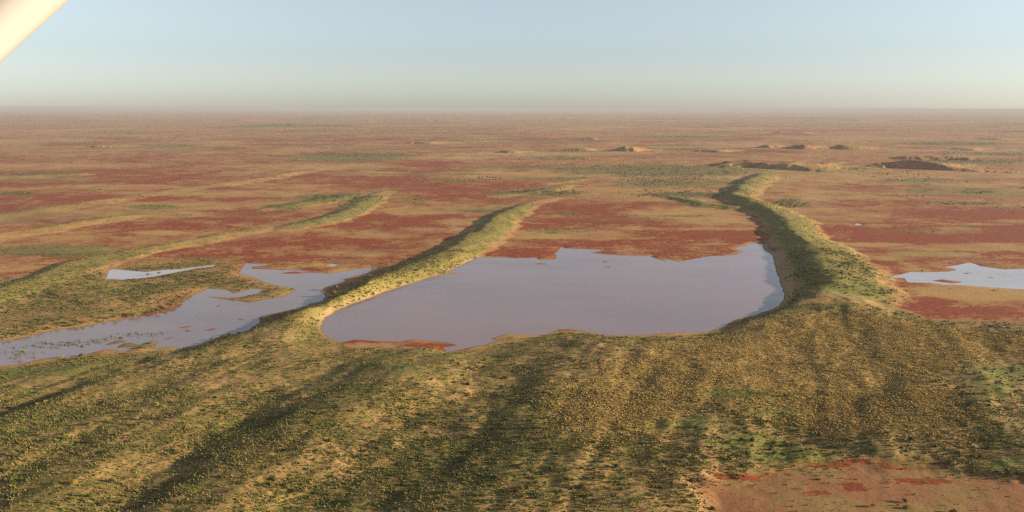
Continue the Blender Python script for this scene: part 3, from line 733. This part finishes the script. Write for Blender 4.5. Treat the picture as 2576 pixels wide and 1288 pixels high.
for px, py, s, lb in [(60,884,2.0,'larger reddish dry bush standing in the water near the left edge'),(207,872,1.4,'dark red-brown bush alone in the water above the near bank'),(153,900,2.2,'pinkish dry bush at the near bank of the narrow lake'),(205,896,2.4,'dark bushy clump on the near bank of the narrow lake')]:
    x, y = at(px, py); place('flooded_bush', SH['pale' if 'pink' in lb or 'dry' in lb else 'dark'][1], x, y, s * .8, s * .8, lb, 'bush')

# bank shrubs along the far side of the narrow lake and in the dune shade
def tree(px, py, h, lb, leaf='olive', name='small_tree', group=None, seed=0, z=1.0, wd=1.0, cat='tree'):
    x, y = at(px, py, z); zz = float(ground(np.array([x]), np.array([y]))[0])
    r = bpy.data.objects.new(name, None); COL.objects.link(r); r.location = (x, y, max(zz, 0) - .05); r.empty_display_size = .5
    r['label'] = lb; r['category'] = cat
    if group: r['group'] = group
    rng = np.random.default_rng(seed + 500); parts = []
    for i in range(6):
        a = 2 * math.pi * i / 6 + rng.random(); q = (.1 + .25 * rng.random()) * h * wd
        parts.append(leaf_clump(rng, 40, .26 * h * wd, .3 * h, q * math.cos(a), q * math.sin(a), h * (.35 + .35 * rng.random()), size=.09 * h))
    V, Fc = join(parts); me = mesh_from('crown', V, Fc); me.materials.append(MATS[leaf]); c = bpy.data.objects.new('crown', me); COL.objects.link(c); c.parent = r
    tb = [tube([(0, 0, -.2), (.04 * h, .02 * h, .3 * h), (.02 * h, 0, .6 * h)], [.05 * h, .035 * h, .02 * h])]
    for i in range(3):
        a = 2.1 * i + rng.random(); tb.append(tube([(.03 * h, .01 * h, .25 * h), (.2 * h * math.cos(a), .2 * h * math.sin(a), .55 * h)], [.025 * h, .012 * h], 4))
    V, Fc = join(tb); me = mesh_from('trunk', V, Fc); me.materials.append(BARK); c = bpy.data.objects.new('trunk', me); COL.objects.link(c); c.parent = r
    return r
tree(838,744,6.2,'tall yellow-green tree in the shaded foot of the middle dune beside the narrow lake','gold',seed=1)
tree(829,752,4.2,'lower yellow-green tree directly beneath the tall one on the shaded dune foot','gold',seed=2)
tree(846,728,4.6,'brownish spreading tree at the water edge above the tall yellow-green tree','grey',seed=3,wd=1.3)
tree(884,716,3.2,'pale round small tree in dune shade just past the narrow lake inlet','pale',seed=4)
tree(917,700,4.2,'pale leafy tree, left of two side by side in the dune shade','grey',seed=5,wd=1.2)
tree(929,697,3.4,'pale leafy tree, right of two side by side in the dune shade','pale',seed=6)
tree(937,683,3.0,'grey-green tree at the far tip of the narrow lake','grey',seed=7)
for i, (px, py, s) in enumerate([(956,678,3.2),(976,668,3),(986,662,3.4),(988,670,2.6),(996,664,2.8),(1020,656,2.8),(1033,650,2.4),(1062,644,2.4),(921,712,2.2)]):
    tree(px, py, s, 'small pale round tree standing in the shadow of the middle dune', 'pale' if i % 2 else 'grey', group='pale trees in the shadow of the middle dune', seed=10 + i)
for i in range(34):
    t = i / 33 + random.uniform(-.01, .01)
    pts = [(10,856),(60,845),(133,828),(217,817),(320,798),(377,790),(427,778),(454,762),(478,742)]
    q = min(max(t, 0), .999) * (len(pts) - 1); j = int(q); f = q - j
    px = pts[j][0] * (1 - f) + pts[j + 1][0] * f; py = pts[j][1] * (1 - f) + pts[j + 1][1] * f - random.uniform(1, 6)
    kk = random.choice(['gold', 'grey', 'flood'])
    tree(px, py, 1.8 + 1.6 * random.random(), {'gold': 'olive-gold', 'grey': 'grey-green', 'flood': 'yellow-green'}[kk] + ' bushy tree on the narrow lake far bank ' + ('near the left edge' if px < 170 else 'at the middle of the bank' if px < 350 else 'towards the inlet'), kk, 'bank_tree', 'bushy trees lining the far bank of the narrow lake', 40 + i, wd=1.5)
for i, (px, py, s) in enumerate([(700,793,2.2),(706,796,2.4),(690,797,2),(716,790,2),(672,806,1.8),(640,826,1.6),(600,838,1.8),(575,840,2),(560,845,1.8),(735,784,2),(745,782,1.6),(530,852,1.8),(668,800,2)]):
    kk = random.choice(['grey', 'olive'])
    tree(px, py, s, KN[kk] + ' bush on the near bank of the narrow lake ' + ('right part' if px > 660 else 'left part'), kk, 'bank_tree', 'bushes on the near bank of the narrow lake', 100 + i, wd=1.6)
tree(188,812,3.4,'dark purplish dead bush on the far bank plain left of the narrow lake','dark','bank_tree',seed=130,wd=1.7)
tree(400,688,3.0,'bushy tree between the small pond and the scrub','grey','bank_tree',seed=131,wd=1.3)
tree(372,691,2.4,'low bush at the lower edge of the small pond','olive','bank_tree',seed=132,wd=1.4)
for i, (px, py, s) in enumerate(LONE):
    tree(px, py, s + 1, 'thin dark upright tree in the sparse row on the pale far plain' if i < 9 else 'thin dark tree standing a little apart from the far row', 'dark', 'far_tree', 'sparse row of thin far trees' if i < 9 else 'outlying thin far trees', 150 + i, wd=.6)
for i, (px, py, s) in enumerate([(252,480,4),(553,434,4.5),(828,655,3),(520,486,3),(2232,441,5),(2470,740,2.2),(1500,507,3),(1280,490,3),(1035,620,2.5)][:5]):
    tree(px, py, s, ['lone dark shrub on the red plain left of the long low dune','lone dark tree on the red band beyond the long low dune','dark bush on the flat beyond the narrow lake','dark bush beside the thin dry dune line','small upright tree on the far sunny slope near the right scarp'][i], 'dark', 'lone_tree', None, 180 + i, wd=1.4)

# dead sticks in the shallow water
def stick_mesh():
    p = [tube([(0, 0, -.5), (.05, 0, .9)], [.07, .04], 5), tube([(.03, 0, .45), (.35, .1, .85)], [.04, .02], 4), tube([(.03, 0, .6), (-.25, -.08, 1.0)], [.04, .02], 4)]
    V, Fc = join(p); me = mesh_from('dead_stick', V, Fc); me.materials.append(BARK); return me
SM = stick_mesh()
for i, (px, py) in enumerate([(2441,685),(2452,684),(2461,687),(2500,688),(2512,692),(2528,690),(2541,695)]):
    x, y = at(px, py); place('dead_stick', SM, x, y, 1.6, 2.0, 'dead stick poking out of the pale shallow water at right', 'stick', 'dead sticks in the right shallow water')
for i, (px, py) in enumerate([(1933,772),(1940,770)]):
    x, y = at(px, py); place('dead_stick', SM, x, y, 1.4, 1.8, ['dead stick in the lake corner below the shaded dune, nearer the open water', 'dead stick in the lake corner below the shaded dune, nearer the bank'][i], 'stick')

# ------------------------------------------------------------------ aircraft wing strut beside the camera
def strut():
    def ray(px, py, dist):
        a = (px - 1288) / FPX; b = (644 - py) / FPX
        v = np.array([a, cp + b * sp, -sp + b * cp]); v /= np.linalg.norm(v)
        return np.array([0, 0, H]) + v * dist
    # lower edge runs from (175,0) to (0,160) in the picture; the axis lies beyond it
    dist = 1.3
    e0 = ray(175, 0, dist); e1 = ray(0, 160, dist)
    ax = (e0 - e1); ax /= np.linalg.norm(ax)
    view = (e0 + e1) / 2 - np.array([0, 0, H]); view /= np.linalg.norm(view)
    side = np.cross(ax, view); side /= np.linalg.norm(side)
    if side @ np.array([1, 0, -1]) < 0: side = -side            # towards the lower right of the picture
    nrm = np.array([-.25, -.55, -.8]); nrm -= (nrm @ ax) * ax; nrm /= np.linalg.norm(nrm)   # the flat flank faces down and back
    ch = np.cross(ax, nrm)
    if ch @ side < 0: ch = -ch                                   # chord: nose to the lower right
    A, B = .035, .034
    sec = []
    k = 48; n = 30
    for j in range(k):
        t = 2 * math.pi * j / k
        sec.append(ch * A * math.cos(t) + nrm * B * math.sin(t) * (1 + .05 * math.cos(t)))
    sec = np.array(sec); sec -= side * (sec @ side).max()
    mid = (e0 + e1) / 2
    V = []; Fc = []
    for i in range(n + 1):
        for j in range(k): V.append(mid + ax * (i / n - .5) * 3.0 + sec[j])
    for i in range(n):
        for j in range(k):
            a = i * k + j; b = i * k + (j + 1) % k; Fc.append((a, b, b + k, a + k))
    me = mesh_from('wing_strut', np.array(V), np.array(Fc)); me.polygons.foreach_set('use_smooth', np.ones(len(Fc), bool))
    m = M('cream_paint'); m.put(m.b.inputs['Base Color'], m.mix(m.noise(3, 2), (.29, .28, .245), (.275, .265, .23))); m.b.inputs['Roughness'].default_value = .45
    me.materials.append(m.m)
    o = bpy.data.objects.new('wing_strut', me); COL.objects.link(o)
    o['label'] = 'sunlit cream aircraft wing strut crossing the top left corner'; o['category'] = 'wing strut'
strut()

# ------------------------------------------------------------------ haze
def haze():
    x0, x1, y0, y1, z0, z1 = -85000, 85000, -31000, 76000, -3.0, H + 6
    V = np.array([(x, y, z) for z in (z0, z1) for y in (y0, y1) for x in (x0, x1)], float)
    Fc = np.array([(0, 2, 3, 1), (4, 5, 7, 6), (0, 1, 5, 4), (2, 6, 7, 3), (0, 4, 6, 2), (1, 3, 7, 5)])
    me = mesh_from('haze', V, Fc); m = bpy.data.materials.new('haze'); m.use_nodes = True; t = m.node_tree; t.nodes.clear()
    o_ = t.nodes.new('ShaderNodeOutputMaterial'); v = t.nodes.new('ShaderNodeVolumePrincipled')
    v.inputs['Color'].default_value = (.265, .285, .305, 1); v.inputs['Density'].default_value = 6.3e-5; v.inputs['Anisotropy'].default_value = 0.0
    t.links.new(v.outputs[0], o_.inputs['Volume']); me.materials.append(m)
    o = bpy.data.objects.new('haze', me); COL.objects.link(o); o['kind'] = 'stuff'; o['label'] = 'thin pale haze over the plain'; o['category'] = 'haze'
haze()
